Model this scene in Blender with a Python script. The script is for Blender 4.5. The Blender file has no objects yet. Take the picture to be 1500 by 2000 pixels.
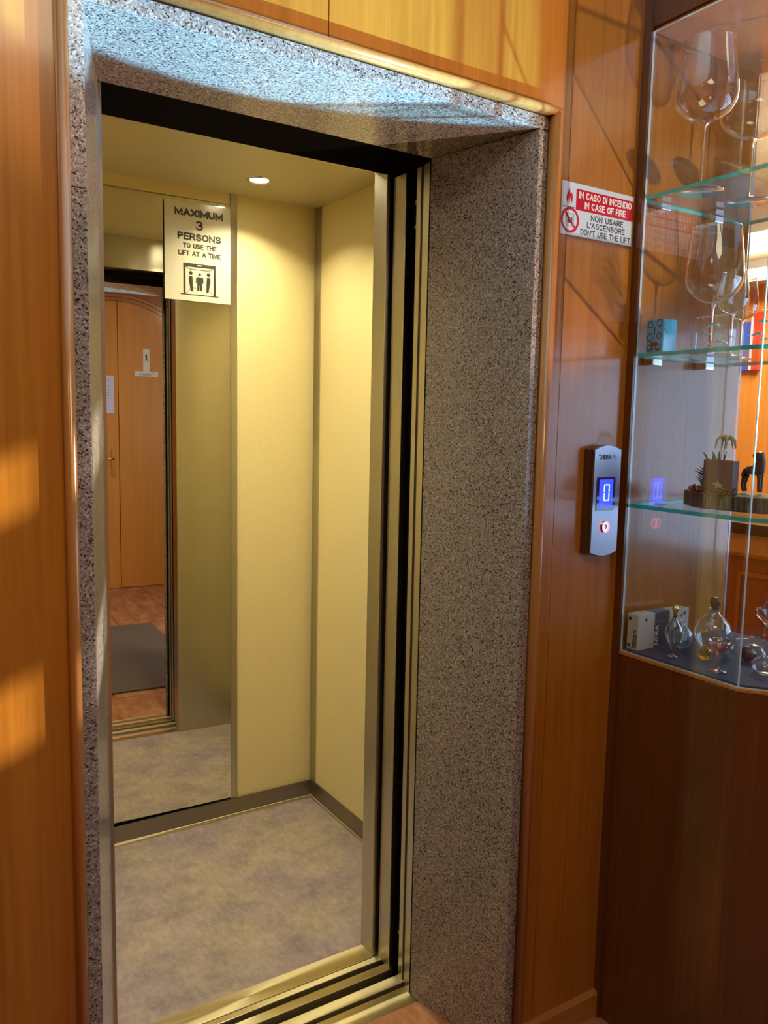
import bpy, bmesh, math, random
from mathutils import Vector, Matrix
random.seed(7)
PI = math.pi
S = bpy.context.scene
COL = S.collection

# ------------------------------------------------------------------ camera
CAM = Vector((0, 0, 1.42))
yaw, pitch, roll, F = math.radians(32.36916827), math.radians(6.40134415), math.radians(1.16956326), 1580.07
fwd = Vector((math.sin(yaw)*math.cos(pitch), math.cos(yaw)*math.cos(pitch), -math.sin(pitch)))
right = Vector((math.cos(yaw), -math.sin(yaw), 0)); up = right.cross(fwd)
r2 = right*math.cos(roll) + up*math.sin(roll); u2 = -right*math.sin(roll) + up*math.cos(roll)
cd = bpy.data.cameras.new('camera'); cam = bpy.data.objects.new('camera', cd); COL.objects.link(cam)
cam.matrix_world = Matrix(((r2.x, u2.x, -fwd.x, CAM.x), (r2.y, u2.y, -fwd.y, CAM.y), (r2.z, u2.z, -fwd.z, CAM.z), (0, 0, 0, 1)))
cd.sensor_fit = 'HORIZONTAL'; cd.sensor_width = 36; cd.lens = 36*F/1500; cd.clip_start = 0.02
S.camera = cam

# ------------------------------------------------------------------ world, exposure, large lights
w = bpy.data.worlds.new('World'); S.world = w; w.use_nodes = True
w.node_tree.nodes['Background'].inputs[0].default_value = (0.55, 0.72, 1.0, 1); w.node_tree.nodes['Background'].inputs[1].default_value = 0.6
S.view_settings.view_transform = 'Standard'; S.view_settings.look = 'None'; S.view_settings.gamma = 1
S.view_settings.exposure = 0.0; S.view_settings.use_curve_mapping = False
try:
    S.cycles.use_denoising = True; S.cycles.denoiser = 'OPENIMAGEDENOISE'; S.cycles.denoising_input_passes = 'RGB_ALBEDO_NORMAL'
    S.cycles.max_bounces = 14; S.cycles.transparent_max_bounces = 24; S.cycles.glossy_bounces = 8; S.cycles.transmission_bounces = 10
    S.cycles.caustics_reflective = False; S.cycles.caustics_refractive = False; S.cycles.sample_clamp_indirect = 6
except Exception: pass

def lamp(name, kind, loc, energy, color, aim=None, **kw):
    d = bpy.data.lights.new(name, kind); d.energy = energy; d.color = color
    for k, v in kw.items(): setattr(d, k, v)
    o = bpy.data.objects.new(name, d); COL.objects.link(o); o.location = loc
    if aim is not None: o.rotation_euler = (Vector(aim)-Vector(loc)).to_track_quat('-Z', 'Y').to_euler()
    return o
# low sun that comes through the slots shaped in the side wall
lamp('sun', 'SUN', (6, -3, 5), 9.0, (1.0, 0.93, 0.80), aim=(5, -2.5, 4.55), angle=math.radians(0.8))
# added spots standing in for sunlight reflected upward from the right; no lamp there
lamp('added_glint_spot', 'SPOT', (2.30, 0.25, 0.30), 1900, (0.25, 0.64, 1.0), aim=(0.41, 0.964, 2.52), spot_size=math.radians(26.8), spot_blend=0.06, shadow_soft_size=0.012)
lamp('added_glint_spot', 'SPOT', (2.50, -0.55, 0.85), 260, (1.0, 0.76, 0.60), aim=(0.75, 1.30, 2.40), spot_size=math.radians(34), spot_blend=0.25, shadow_soft_size=0.012)  # added warm spot for the streaked glow on the upper wall
# landing ceiling lamps
lamp('landing_lamp', 'AREA', (0.3, -0.3, 2.70), 15.5, (1.0, 0.80, 0.52), aim=(0.3, 0.0, 0), size=0.7)
lamp('landing_lamp', 'AREA', (-0.9, 0.2, 2.70), 3, (1.0, 0.80, 0.55), aim=(-0.9, 0.4, 0), size=0.4)
lamp('reception_lamp', 'AREA', (3.1, 2.0, 2.68), 85, (1.0, 0.88, 0.72), aim=(3.1, 2.0, 0), size=0.8)

# ------------------------------------------------------------------ helpers
class MB:
    def __init__(s): s.bm = bmesh.new()
    def _f(s, vs, m=0, smooth=False):
        try: f = s.bm.faces.new(vs); f.material_index = m; f.smooth = smooth; return f
        except ValueError: return None
    def prism(s, poly, z0, z1, m=0, mside=None, axis='z', smooth=False):
        mp = {'z': lambda a, b, c: (a, b, c), 'y': lambda a, b, c: (a, c, b), 'x': lambda a, b, c: (c, a, b)}[axis]
        A = [s.bm.verts.new(mp(x, y, z0)) for x, y in poly]; B = [s.bm.verts.new(mp(x, y, z1)) for x, y in poly]
        n = len(poly); s._f(A[::-1], m); s._f(B, m)
        for i in range(n): s._f([A[i], A[(i+1) % n], B[(i+1) % n], B[i]], m if mside is None else mside, smooth)
        return s
    def box(s, x0, x1, y0, y1, z0, z1, m=0, mside=None):
        return s.prism([(x0, y0), (x1, y0), (x1, y1), (x0, y1)], z0, z1, m, mside)
    def lathe(s, prof, c=(0, 0, 0), seg=40, m=0, smooth=True, M=None):
        rings = []
        for r, z in prof:
            if r < 1e-6: rings.append([s.bm.verts.new((c[0], c[1], c[2]+z))])
            else: rings.append([s.bm.verts.new((c[0]+r*math.cos(2*PI*i/seg), c[1]+r*math.sin(2*PI*i/seg), c[2]+z)) for i in range(seg)])
        for a, b in zip(rings, rings[1:]):
            for i in range(seg):
                j = (i+1) % seg
                if len(a) == 1 and len(b) == 1: continue
                if len(a) == 1: s._f([a[0], b[j], b[i]], m, smooth)
                elif len(b) == 1: s._f([a[i], a[j], b[0]], m, smooth)
                else: s._f([a[i], a[j], b[j], b[i]], m, smooth)
        if M is not None:
            vs = [v for r_ in rings for v in r_]
            C_ = Vector(c)
            for v in vs: v.co = C_ + M @ (v.co - C_)
        return s
    def tube(s, pts, rad, seg=10, m=0, closed=False):
        pts = [Vector(p) for p in pts]; n = len(pts); rads = rad if isinstance(rad, (list, tuple)) else [rad]*n
        rings = []; ref = Vector((0, 0, 1))
        for i, p in enumerate(pts):
            t = (pts[(i+1) % n] if (closed or i < n-1) else p) - (pts[i-1] if (closed or i > 0) else p)
            t.normalize()
            a = t.cross(ref)
            if a.length < 1e-3: a = t.cross(Vector((1, 0, 0)))
            a.normalize(); b = t.cross(a)
            rings.append([s.bm.verts.new(p + (a*math.cos(2*PI*k/seg) + b*math.sin(2*PI*k/seg))*rads[i]) for k in range(seg)])
        for i in range(n if closed else n-1):
            A = rings[i]; B = rings[(i+1) % n]
            for k in range(seg): s._f([A[k], A[(k+1) % seg], B[(k+1) % seg], B[k]], m, True)
        if not closed: s._f(rings[0][::-1], m); s._f(rings[-1], m)
        return s
    def ball(s, c, r, sc=(1, 1, 1), m=0, u=18, v=12):
        prof = [(r*math.sin(PI*i/v), -r*math.cos(PI*i/v)) for i in range(v+1)]
        n0 = len(s.bm.verts)
        s.lathe(prof, (0, 0, 0), u, m)
        s.bm.verts.ensure_lookup_table()
        for q in s.bm.verts[n0:]: q.co = Vector((q.co.x*sc[0]+c[0], q.co.y*sc[1]+c[1], q.co.z*sc[2]+c[2]))
        return s
    def rot(s, ang, piv, n0=0, axis='Z'):
        s.bm.verts.ensure_lookup_table(); R_ = Matrix.Rotation(ang, 3, axis); P = Vector(piv)
        for q in s.bm.verts[n0:]: q.co = P + R_ @ (q.co-P)
        return s
    up = 0
    def build(s, name, mats, parent=None, loc=None, bevel=0, seg=2, kind=None, label=None, cat=None, group=None):
        if not isinstance(mats, (list, tuple)): mats = [mats]
        if s.up:
            for v in s.bm.verts: v.co.z += s.up
        if parent is not None: off = wloc(parent)
        elif loc is not None: off = Vector(loc)
        else:
            xs = [v.co for v in s.bm.verts]
            off = Vector(((min(v.x for v in xs)+max(v.x for v in xs))/2, (min(v.y for v in xs)+max(v.y for v in xs))/2, min(v.z for v in xs)))
        for v in s.bm.verts: v.co -= off
        bmesh.ops.recalc_face_normals(s.bm, faces=s.bm.faces)
        me = bpy.data.meshes.new(name); s.bm.to_mesh(me); s.bm.free()
        for m_ in mats: me.materials.append(m_)
        o = bpy.data.objects.new(name, me); COL.objects.link(o)
        if parent is not None: o.parent = parent
        else: o.location = off
        if bevel:
            b = o.modifiers.new('bevel', 'BEVEL'); b.width = bevel; b.segments = seg; b.limit_method = 'ANGLE'; b.angle_limit = math.radians(40)
        tag(o, label, cat, group, kind); return o
def wloc(o):
    v = o.location.copy()
    while o.parent: o = o.parent; v += o.location
    return v
def tag(o, label=None, cat=None, group=None, kind=None):
    if label: o['label'] = label
    if cat: o['category'] = cat
    if group: o['group'] = group
    if kind: o['kind'] = kind
    return o
def thing(name, loc, label, cat, group=None):
    o = bpy.data.objects.new(name, None); COL.objects.link(o); o.location = loc; o.empty_display_size = .05
    return tag(o, label, cat, group)
def text(name, s, mat, parent, x0, x1, zc, h, y, weight=0.0, ext=0.0002, x_align_h=True, shear=0):
    """flat lettering on a face that looks towards -y, fitted to x0..x1 and capital height h"""
    c = bpy.data.curves.new('t', 'FONT'); c.body = s; c.size = 1; c.offset = weight; c.extrude = 0; c.shear = shear
    o = bpy.data.objects.new('t', c); COL.objects.link(o)
    dg = bpy.context.evaluated_depsgraph_get(); dg.update()
    me = bpy.data.meshes.new_from_object(o.evaluated_get(dg)); bpy.data.objects.remove(o); bpy.data.curves.remove(c)
    xs = [v.co.x for v in me.vertices]; ys = [v.co.y for v in me.vertices]
    a, b, p, q = min(xs), max(xs), min(ys), max(ys); off = wloc(parent)
    for v in me.vertices:
        X = x0+(v.co.x-a)/(b-a)*(x1-x0); Z = zc-h/2+(v.co.y-p)/(q-p)*h
        v.co = Vector((X, y, Z)) - off
    me.materials.append(mat); r = bpy.data.objects.new(name, me); COL.objects.link(r); r.parent = parent
    return r

def arc_(cx, cy, rx, ry, a0, a1, n=8): return [(cx+rx*math.cos(math.radians(a0+(a1-a0)*i/n)), cy+ry*math.sin(math.radians(a0+(a1-a0)*i/n))) for i in range(n+1)]
GL = {'A': (1, [[(0, 0), (.5, 1), (1, 0)], [(.19, .34), (.81, .34)]]), 'C': (.95, [arc_(.5, .5, .5, .5, 45, 315, 14)]), 'D': (.92, [[(0, 0), (0, 1), (.45, 1)] + arc_(.45, .5, .55, .5, 90, -90, 10) + [(0, 0)]]),
 'E': (.78, [[(1, 0), (0, 0), (0, 1), (1, 1)], [(0, .52), (.88, .52)]]), 'F': (.74, [[(0, 0), (0, 1), (1, 1)], [(0, .5), (.86, .5)]]), 'H': (.9, [[(0, 0), (0, 1)], [(1, 0), (1, 1)], [(0, .52), (1, .52)]]),
 'I': (.0, [[(0, 0), (0, 1)]]), 'L': (.72, [[(0, 1), (0, 0), (1, 0)]]), 'M': (1.15, [[(0, 0), (0, 1), (.5, .15), (1, 1), (1, 0)]]), 'N': (.92, [[(0, 0), (0, 1), (1, 0), (1, 1)]]),
 'O': (1.02, [arc_(.5, .5, .5, .5, 0, 360, 20)]), '0': (.72, [arc_(.5, .5, .5, .5, 0, 360, 20)]), 'P': (.82, [[(0, 0), (0, 1), (.55, 1)] + arc_(.6, .74, .4, .26, 90, -90, 8) + [(0, .48)]]),
 'R': (.86, [[(0, 0), (0, 1), (.55, 1)] + arc_(.58, .75, .38, .25, 90, -90, 8) + [(0, .5)], [(.52, .5), (1, 0)]]),
 'S': (.86, [arc_(.5, .75, .45, .25, 25, 260, 10) + arc_(.5, .26, .48, .26, 85, -155, 10)]), '3': (.80, [arc_(.48, .76, .44, .24, 150, -80, 10) + arc_(.48, .27, .50, .27, 80, -150, 10)]),
 'T': (.9, [[(0, 1), (1, 1)], [(.5, 1), (.5, 0)]]), 'U': (.9, [[(0, 1), (0, .38)] + arc_(.5, .38, .5, .38, 180, 360, 10) + [(1, 1)]]), 'X': (.95, [[(0, 0), (1, 1)], [(0, 1), (1, 0)]]), "'": (.0, [[(0, .72), (0, 1)]]), ' ': (.45, [])}
def strokes(name, s, m, parent, put, width, height, wt, gap=.40):
    '''capital lettering built from even strokes; put(a, k) places a along and k up, in metres'''
    tot = sum(GL[c][0] for c in s)+gap*(len(s)-1); t = wt*height
    unit = (width-t)/tot; b = MB(); x = t/2; h = height-t; off = wloc(parent)
    o0, o1, o2 = Vector(put(0, 0)), Vector(put(1, 0)), Vector(put(0, 1)); out = (o1-o0).cross(o2-o0).normalized()
    for c in s:
        wdt, ps = GL[c]
        for si, p in enumerate(ps):
            q = [Vector((x+u*wdt*unit, t/2+v*h)) for u, v in p]; closed = (q[0]-q[-1]).length < 1e-6
            if closed: q = q[:-1]
            n = len(q); rows = []
            for i in range(n):
                dp = (q[i]-q[i-1]) if (closed or i > 0) else None; dn = (q[(i+1) % n]-q[i]) if (closed or i < n-1) else None
                if dp is None: dp = dn
                if dn is None: dn = dp
                dp = dp.normalized(); dn = dn.normalized(); n1 = Vector((-dp.y, dp.x)); n2 = Vector((-dn.y, dn.x)); mt = (n1+n2)
                mt = n1 if mt.length < .3 else mt.normalized(); k = t/2/max(mt.dot(n1), .45)
                e = Vector((0, 0)) if (closed or 0 < i < n-1) else (dn*(-t/2) if i == 0 else dn*(t/2))
                A, B_ = q[i]+e+mt*k, q[i]+e-mt*k
                rows.append([b.bm.verts.new(Vector(put(z.x, z.y))+out*(.00003*si)) for z in (A, B_)])
            for i in range(n if closed else n-1):
                r0, r1 = rows[i], rows[(i+1) % n]; b._f([r0[0], r1[0], r1[1], r0[1]])
        x += (wdt+gap)*unit
    for v in b.bm.verts: v.co -= off
    me = bpy.data.meshes.new(name); b.bm.to_mesh(me); b.bm.free(); me.materials.append(m)
    o = bpy.data.objects.new(name, me); COL.objects.link(o); o.parent = parent; return o

# ------------------------------------------------------------------ materials
def mat(name):
    m = bpy.data.materials.new(name); m.use_nodes = True; nt = m.node_tree
    return m, nt, nt.nodes['Principled BSDF']
def simple(name, col, rough=.5, metal=0, coat=0, emit=None, es=0, spec=.5, alpha=1):
    m, nt, b = mat(name); b.inputs['Base Color'].default_value = (*col, 1); b.inputs['Roughness'].default_value = rough
    b.inputs['Metallic'].default_value = metal; b.inputs['Coat Weight'].default_value = coat; b.inputs['Specular IOR Level'].default_value = spec
    b.inputs['Coat Roughness'].default_value = .08
    if emit: b.inputs['Emission Color'].default_value = (*emit, 1); b.inputs['Emission Strength'].default_value = es
    return m
def ramp(nt, fac, stops):
    r = nt.nodes.new('ShaderNodeValToRGB'); nt.links.new(fac, r.inputs[0]); e = r.color_ramp.elements
    while len(e) < len(stops): e.new(.5)
    for q, (p, c) in zip(e, stops): q.position = p; q.color = (*c, 1)
    return r
def coords(nt, scale, obj=True):
    t = nt.nodes.new('ShaderNodeNewGeometry'); mp = nt.nodes.new('ShaderNodeMapping'); mp.inputs['Scale'].default_value = scale
    nt.links.new(t.outputs['Position'], mp.inputs[0]); return mp.outputs[0]
def noise(nt, vec, sc, det=4, rough=.6):
    n = nt.nodes.new('ShaderNodeTexNoise'); n.inputs['Scale'].default_value = sc; n.inputs['Detail'].default_value = det; n.inputs['Roughness'].default_value = rough
    nt.links.new(vec, n.inputs['Vector']); return n.outputs[0]
def wood(name, dark, light, axis='z', rough=.28, coat=.5, mott=.35):
    m, nt, b = mat(name)
    sc = {'z': (90, 90, 2.2), 'x': (2.2, 90, 90), 'y': (90, 2.2, 90)}[axis]; sb = {'z': (7, 7, .7), 'x': (.7, 7, 7), 'y': (7, .7, 7)}[axis]
    n1 = noise(nt, coords(nt, sc), 1, 5, .65); n2 = noise(nt, coords(nt, sb), 1, 3, .5)
    mx = nt.nodes.new('ShaderNodeMath'); mx.operation = 'MULTIPLY_ADD'; nt.links.new(n2, mx.inputs[0]); mx.inputs[1].default_value = mott
    m3 = nt.nodes.new('ShaderNodeMath'); m3.operation = 'MULTIPLY'; m3.inputs[1].default_value = 1-mott; nt.links.new(n1, m3.inputs[0]); nt.links.new(m3.outputs[0], mx.inputs[2])
    r = ramp(nt, mx.outputs[0], [(.32, dark), (.68, light)]); nt.links.new(r.outputs[0], b.inputs['Base Color'])
    b.inputs['Roughness'].default_value = rough; b.inputs['Coat Weight'].default_value = coat; b.inputs['Coat Roughness'].default_value = .10
    return m
def granite(name, rough=.2):
    m, nt, b = mat(name)
    v = nt.nodes.new('ShaderNodeTexVoronoi'); v.inputs['Scale'].default_value = 1; v.inputs['Randomness'].default_value = 1
    pos = coords(nt, (400, 400, 400)); nz = nt.nodes.new('ShaderNodeTexNoise'); nz.inputs['Scale'].default_value = 1.2; nz.inputs['Detail'].default_value = 2
    nt.links.new(pos, nz.inputs['Vector']); ad = nt.nodes.new('ShaderNodeVectorMath'); ad.operation = 'MULTIPLY_ADD'
    nt.links.new(nz.outputs['Color'], ad.inputs[0]); ad.inputs[1].default_value = (1.6, 1.6, 1.6); nt.links.new(pos, ad.inputs[2]); nt.links.new(ad.outputs[0], v.inputs['Vector'])
    sp = nt.nodes.new('ShaderNodeSeparateColor'); nt.links.new(v.outputs['Color'], sp.inputs[0])
    r = ramp(nt, sp.outputs[0], [(0, (.02, .015, .014)), (.09, (.035, .028, .026)), (.16, (.19, .155, .138)), (.5, (.265, .22, .195)), (.75, (.335, .28, .25)), (.92, (.43, .375, .34)), (1, (.56, .50, .46))])
    nt.links.new(r.outputs[0], b.inputs['Base Color']); b.inputs['Roughness'].default_value = rough; b.inputs['Specular IOR Level'].default_value = .5
    return m
def steel(name, col=(.56, .53, .45), rough=.28, stretch=(240, 240, 2), arot=0.25):
    m, nt, b = mat(name); b.inputs['Metallic'].default_value = 1
    n = noise(nt, coords(nt, stretch), 1, 3, .6)
    r = ramp(nt, n, [(.3, tuple(c*.95 for c in col)), (.7, col)]); nt.links.new(r.outputs[0], b.inputs['Base Color'])
    b.inputs['Roughness'].default_value = rough; b.inputs['Anisotropic'].default_value = .75
    tg = nt.nodes.new('ShaderNodeTangent'); tg.direction_type = 'RADIAL'; tg.axis = 'Z'; nt.links.new(tg.outputs[0], b.inputs['Tangent']); b.inputs['Anisotropic Rotation'].default_value = arot
    return m
def thin_glass(name, tint=(1, 1, 1), gloss=1.0, rough=.0, blend=.25, base=.04):
    """a thin clear wall: passes straight through, reflects more at grazing angles"""
    m = bpy.data.materials.new(name); m.use_nodes = True; nt = m.node_tree; nt.nodes.clear()
    o = nt.nodes.new('ShaderNodeOutputMaterial'); mix = nt.nodes.new('ShaderNodeMixShader')
    t = nt.nodes.new('ShaderNodeBsdfTransparent'); t.inputs[0].default_value = (*tint, 1)
    g = nt.nodes.new('ShaderNodeBsdfGlossy'); g.inputs['Roughness'].default_value = rough; g.inputs[0].default_value = (.95, .97, 1, 1)
    lw = nt.nodes.new('ShaderNodeLayerWeight'); lw.inputs[0].default_value = blend
    ma = nt.nodes.new('ShaderNodeMath'); ma.operation = 'MULTIPLY_ADD'; ma.inputs[1].default_value = gloss; ma.inputs[2].default_value = base; ma.use_clamp = True
    nt.links.new(lw.outputs['Facing'], ma.inputs[0]); pw = nt.nodes.new('ShaderNodeMath'); pw.operation = 'POWER'; pw.inputs[1].default_value = 2.2; pw.use_clamp = True
    nt.links.new(lw.outputs['Facing'], pw.inputs[0]); nt.links.new(pw.outputs[0], ma.inputs[0])
    nt.links.new(ma.outputs[0], mix.inputs[0]); nt.links.new(t.outputs[0], mix.inputs[1]); nt.links.new(g.outputs[0], mix.inputs[2]); nt.links.new(mix.outputs[0], o.inputs[0])
    return m
def solid_glass(name, col=(1, 1, 1), ior=1.45, rough=0.0):
    m = bpy.data.materials.new(name); m.use_nodes = True; nt = m.node_tree; nt.nodes.clear()
    o = nt.nodes.new('ShaderNodeOutputMaterial'); g = nt.nodes.new('ShaderNodeBsdfGlass'); g.inputs['Color'].default_value = (*col, 1); g.inputs['IOR'].default_value = ior; g.inputs['Roughness'].default_value = rough
    nt.links.new(g.outputs[0], o.inputs[0]); return m

WOOD = wood('cherry_panel', (.32, .107, .009), (.51, .192, .022))
WOODTRIM = wood('cherry_moulding', (.38, .145, .03), (.52, .23, .065), rough=.22, coat=.6)
WOODTRIMX = wood('cherry_moulding_level', (.38, .145, .03), (.52, .23, .065), axis='x', rough=.22, coat=.6)
WOODBASE = wood('shaded_cherry_cabinet', (.095, .026, .005), (.15, .044, .009), rough=.25, coat=.45)  # unlit look of cabinet and canopy put into a darker wood colour
WOODDOOR = wood('cherry_door', (.62, .25, .035), (.80, .35, .06), rough=.3, coat=.4)
WOODDESK = wood('red_brown_desk', (.26, .085, .03), (.38, .14, .05))
WOODBRIGHT = wood('orange_reception_wood', (.75, .26, .035), (.95, .38, .07), rough=.35)
GRAN = granite('speckled_granite')
STEEL = steel('brushed_steel'); STEELD = steel('dark_steel', (.30, .27, .22), .3)
GOLDST = steel('worn_sill_metal', (.70, .62, .40), .34, (260, 8, 8))
CHROME = simple('chrome', (.78, .78, .80), .12, 1); CHROMED = simple('dark_chrome', (.22, .21, .25), .14, 1)
SATIN = simple('satin_plate', (.40, .40, .47), .33, 1)
BLACK = simple('black_gap_shade', (.010, .009, .007), .9, spec=0); SEAL = simple('dark_seal', (.06, .045, .05), .3, .3); RUBBER = simple('black_rubber', (.02, .02, .02), .5)  # black stands in for shade in gaps, grooves and header
MIRROR = simple('mirror_silver', (.86, .84, .74), .004, 1)
def laminate(name, a, b_, rough=.45):
    m, nt, b = mat(name); n = noise(nt, coords(nt, (160, 160, 160)), 1, 3); r = ramp(nt, n, [(.35, a), (.65, b_)])
    nt.links.new(r.outputs[0], b.inputs['Base Color']); b.inputs['Roughness'].default_value = rough
    bp = nt.nodes.new('ShaderNodeBump'); bp.inputs['Strength'].default_value = .08; bp.inputs['Distance'].default_value = .001
    nt.links.new(n, bp.inputs['Height']); nt.links.new(bp.outputs[0], b.inputs['Normal']); return m
CREAM = laminate('cream_laminate', (.80, .675, .34), (.84, .71, .37))
CEILC = simple('cream_ceiling', (.62, .54, .36), .35)
def lino():
    m, nt, b = mat('marbled_lino'); n1 = noise(nt, coords(nt, (9, 9, 9)), 1, 8, .72); n2 = noise(nt, coords(nt, (70, 30, 40)), 1, 6, .75); n3 = noise(nt, coords(nt, (3.2, 3.2, 3)), 1, 2, .5)
    a = ramp(nt, n1, [(.34, (.25, .205, .205)), (.5, (.365, .305, .27)), (.66, (.435, .365, .315))]); c = ramp(nt, n2, [(.3, (.72, .72, .74)), (.7, (1.15, 1.13, 1.1))])
    d = ramp(nt, n3, [(.42, (.88, .84, 1.0)), (.6, (1.0, .98, .92))])
    mx = nt.nodes.new('ShaderNodeMix'); mx.data_type = 'RGBA'; mx.blend_type = 'MULTIPLY'; mx.inputs[0].default_value = 1; nt.links.new(a.outputs[0], mx.inputs[6]); nt.links.new(c.outputs[0], mx.inputs[7])
    m2 = nt.nodes.new('ShaderNodeMix'); m2.data_type = 'RGBA'; m2.blend_type = 'MULTIPLY'; m2.inputs[0].default_value = 1; nt.links.new(mx.outputs[2], m2.inputs[6]); nt.links.new(d.outputs[0], m2.inputs[7])
    nt.links.new(m2.outputs[2], b.inputs['Base Color']); b.inputs['Roughness'].default_value = .5; return m
LINO = lino()
def marble():
    m, nt, b = mat('red_marble_floor'); n1 = noise(nt, coords(nt, (14, 5, 9)), 1, 8, .7); r = ramp(nt, n1, [(.3, (.22, .075, .03)), (.5, (.38, .15, .07)), (.7, (.52, .27, .15))])
    br = nt.nodes.new('ShaderNodeTexBrick'); br.offset = 0; br.inputs['Scale'].default_value = 1; br.inputs['Mortar Size'].default_value = .003; br.inputs['Brick Width'].default_value = .4; br.inputs['Row Height'].default_value = .4
    nt.links.new(coords(nt, (1, 1, 1)), br.inputs['Vector']); mx = nt.nodes.new('ShaderNodeMix'); mx.data_type = 'RGBA'; nt.links.new(br.outputs['Fac'], mx.inputs[0])
    nt.links.new(r.outputs[0], mx.inputs[6]); mx.inputs[7].default_value = (.10, .04, .02, 1); nt.links.new(mx.outputs[2], b.inputs['Base Color']); b.inputs['Roughness'].default_value = .15; return m
MARBLE = marble()
def fabric(name, a, c, sc=260):
    m, nt, b = mat(name); n = noise(nt, coords(nt, (sc, sc, sc)), 1, 4, .7); r = ramp(nt, n, [(.35, a), (.65, c)]); nt.links.new(r.outputs[0], b.inputs['Base Color']); b.inputs['Roughness'].default_value = .95; return m
MATF = fabric('door_mat_pile', (.07, .045, .032), (.17, .12, .085)); NAVY = fabric('navy_cloth', (.018, .028, .065), (.035, .055, .11), 600)
PLASTER = simple('warm_plaster', (.72, .62, .50), .8)
PAPER = simple('laminated_paper', (.74, .70, .56), .18); INK = simple('black_ink', (.03, .025, .02), .5)
STICK = simple('sticker_white', (.64, .73, .88), .22); RED = simple('sign_red', (.55, .01, .03), .25); WHITE = simple('white_print', (.9, .88, .88), .4); GREYP = simple('grey_print', (.35, .40, .45), .5)
PANE = thin_glass('case_glass', (.95, .975, .97), gloss=.6, blend=.2, base=.07)
SHELFG = thin_glass('shelf_glass', (.93, .975, .965), gloss=.5, blend=.2, base=.05)
EDGE = simple('teal_glass_edge', (.02, .60, .58), .12, 0, .6); EDGEW = simple('lit_glass_edge', (.62, .80, .95), .08, 0, .8)  # pale pane edge colour imitates light carried through the glass
RIMG = thin_glass('glass_rim', (.9, .93, .97), gloss=1.2, blend=.5, base=.30)
BOWL = thin_glass('thin_wine_glass', (.975, .98, .99), gloss=1.3, blend=.42, base=.08)
CRYS = solid_glass('clear_crystal'); PINK = thin_glass('pink_glass', (1.0, .62, .58), gloss=1.4, blend=.45, base=.12); ACRYL = solid_glass('clear_acrylic', (.97, .99, 1), 1.35)
GOLDT = solid_glass('amber_glass', (1, .62, .2)); BRASS = simple('brass', (.85, .60, .22), .2, 1)

# ------------------------------------------------------------------ the setting
YW = 1.253
def st(b, name, m, **k): return b.build(name, m, kind='structure', **k)
st(MB().box(-1.6, 4.3, -1.8, 1.505, -.1, 0).box(1.75, 4.3, 1.505, 4.2, -.1, 0), 'floor', MARBLE, label='reddish brown marble tiled landing floor in front of the lift')
st(MB().box(-1.6, 2.66, -1.8, 4.3, 2.75, 2.85).box(2.66, 4.3, .94, 4.3, 2.75, 2.85), 'ceiling', PLASTER, label='warm plaster ceiling over the landing and reception')
b = MB()
def fp(x0, x1, z0, z1): b.box(x0, x1, YW, YW+.02, z0, z1)
fp(-1.6, -.62, 0, 2.75); fp(-.618, .252, 0, 2.75); fp(.2525, .666, 2.028, 2.75); fp(.668, 1.222, 2.028, 2.75); fp(1.165, 1.222, 0, 2.028)
fp(1.2235, 1.4225, 0, 2.75); fp(1.424, 1.83, 0, 2.75)
b.box(-1.6, .25, YW+.02, YW+.05, 0, 2.75).box(.25, 1.167, YW+.02, YW+.05, 2.05, 2.75).box(1.167, 1.83, YW+.02, YW+.05, 0, 2.75)
st(b, 'wall_front', WOOD, label='glossy cherry wood panelled wall around the lift opening')
st(MB().box(1.785, 1.83, YW+.05, 4.2, 0, 2.75), 'wall_lift_side', WOOD, label='cherry panelled side of the lift shaft')
st(MB().box(-1.7, -1.6, -1.8, 1.3, 0, 2.75), 'wall_left', WOOD, label='cherry panelled wall at the left end of the landing')
st(MB().box(-1.6, 2.6, -1.64, -1.545, 0, 2.75), 'wall_back', WOOD, label='cherry panelled wall behind the viewpoint, seen in the lift mirror')
# unseen side wall: slots shaped for the sun patches, above a glowing pane
b = MB(); X0, X1 = 2.60, 2.66
R1, R2 = (2.022, 2.150), (2.368, 2.482)
b.box(X0, X1, -1.64, 1.0, 0, .95).box(X0, X1, -1.64, 1.0, 1.78, R1[0]).box(X0, X1, -1.64, 1.0, R1[1], R2[0]).box(X0, X1, -1.64, 1.0, R2[1], 2.75)
for z0, z1 in (R1, R2):
    b.box(X0, X1, -1.64, -.95, z0, z1).box(X0, X1, .052, .073, z0, z1).box(X0, X1, .40, 1.0, z0, z1)
b.box(X0, X1, -1.64, -.75, .95, 1.78).box(X0, X1, .82, 1.0, .95, 1.78)
st(b, 'wall_right', WOOD, label='side wall with a daylight window and slots cut to shape sun patches, outside the picture to the right')
st(MB().box(2.66, 4.2, .94, 1.0, 0, 2.75), 'wall_reception_near', PLASTER)
st(MB().box(4.2, 4.3, 1.0, 4.2, 0, 2.75), 'wall_reception_far', PLASTER)
st(MB().box(1.78, 4.3, 4.2, 4.3, 0, 2.75), 'wall_reception_end', PLASTER)
DAY = simple('glowing_sky_pane', (.8, .85, .9), .5, emit=(.42, .64, 1.0), es=5.0)  # pane glows in place of the sky and blocks the sun
wn = MB().box(2.625, 2.64, -.75, .82, .95, 1.78).build('window_1', DAY, kind='structure', label='side window filled by an added glowing pane in place of the sky')
b = MB()
for y in (-.76, -.24, .28, .80): b.box(2.59, 2.67, y, y+.03, .95, 1.78)
b.box(2.588, 2.672, -.76, .83, .94, .97).box(2.588, 2.672, -.76, .83, 1.77, 1.80)
b.build('window_frame', WOODTRIM, parent=wn)
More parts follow.
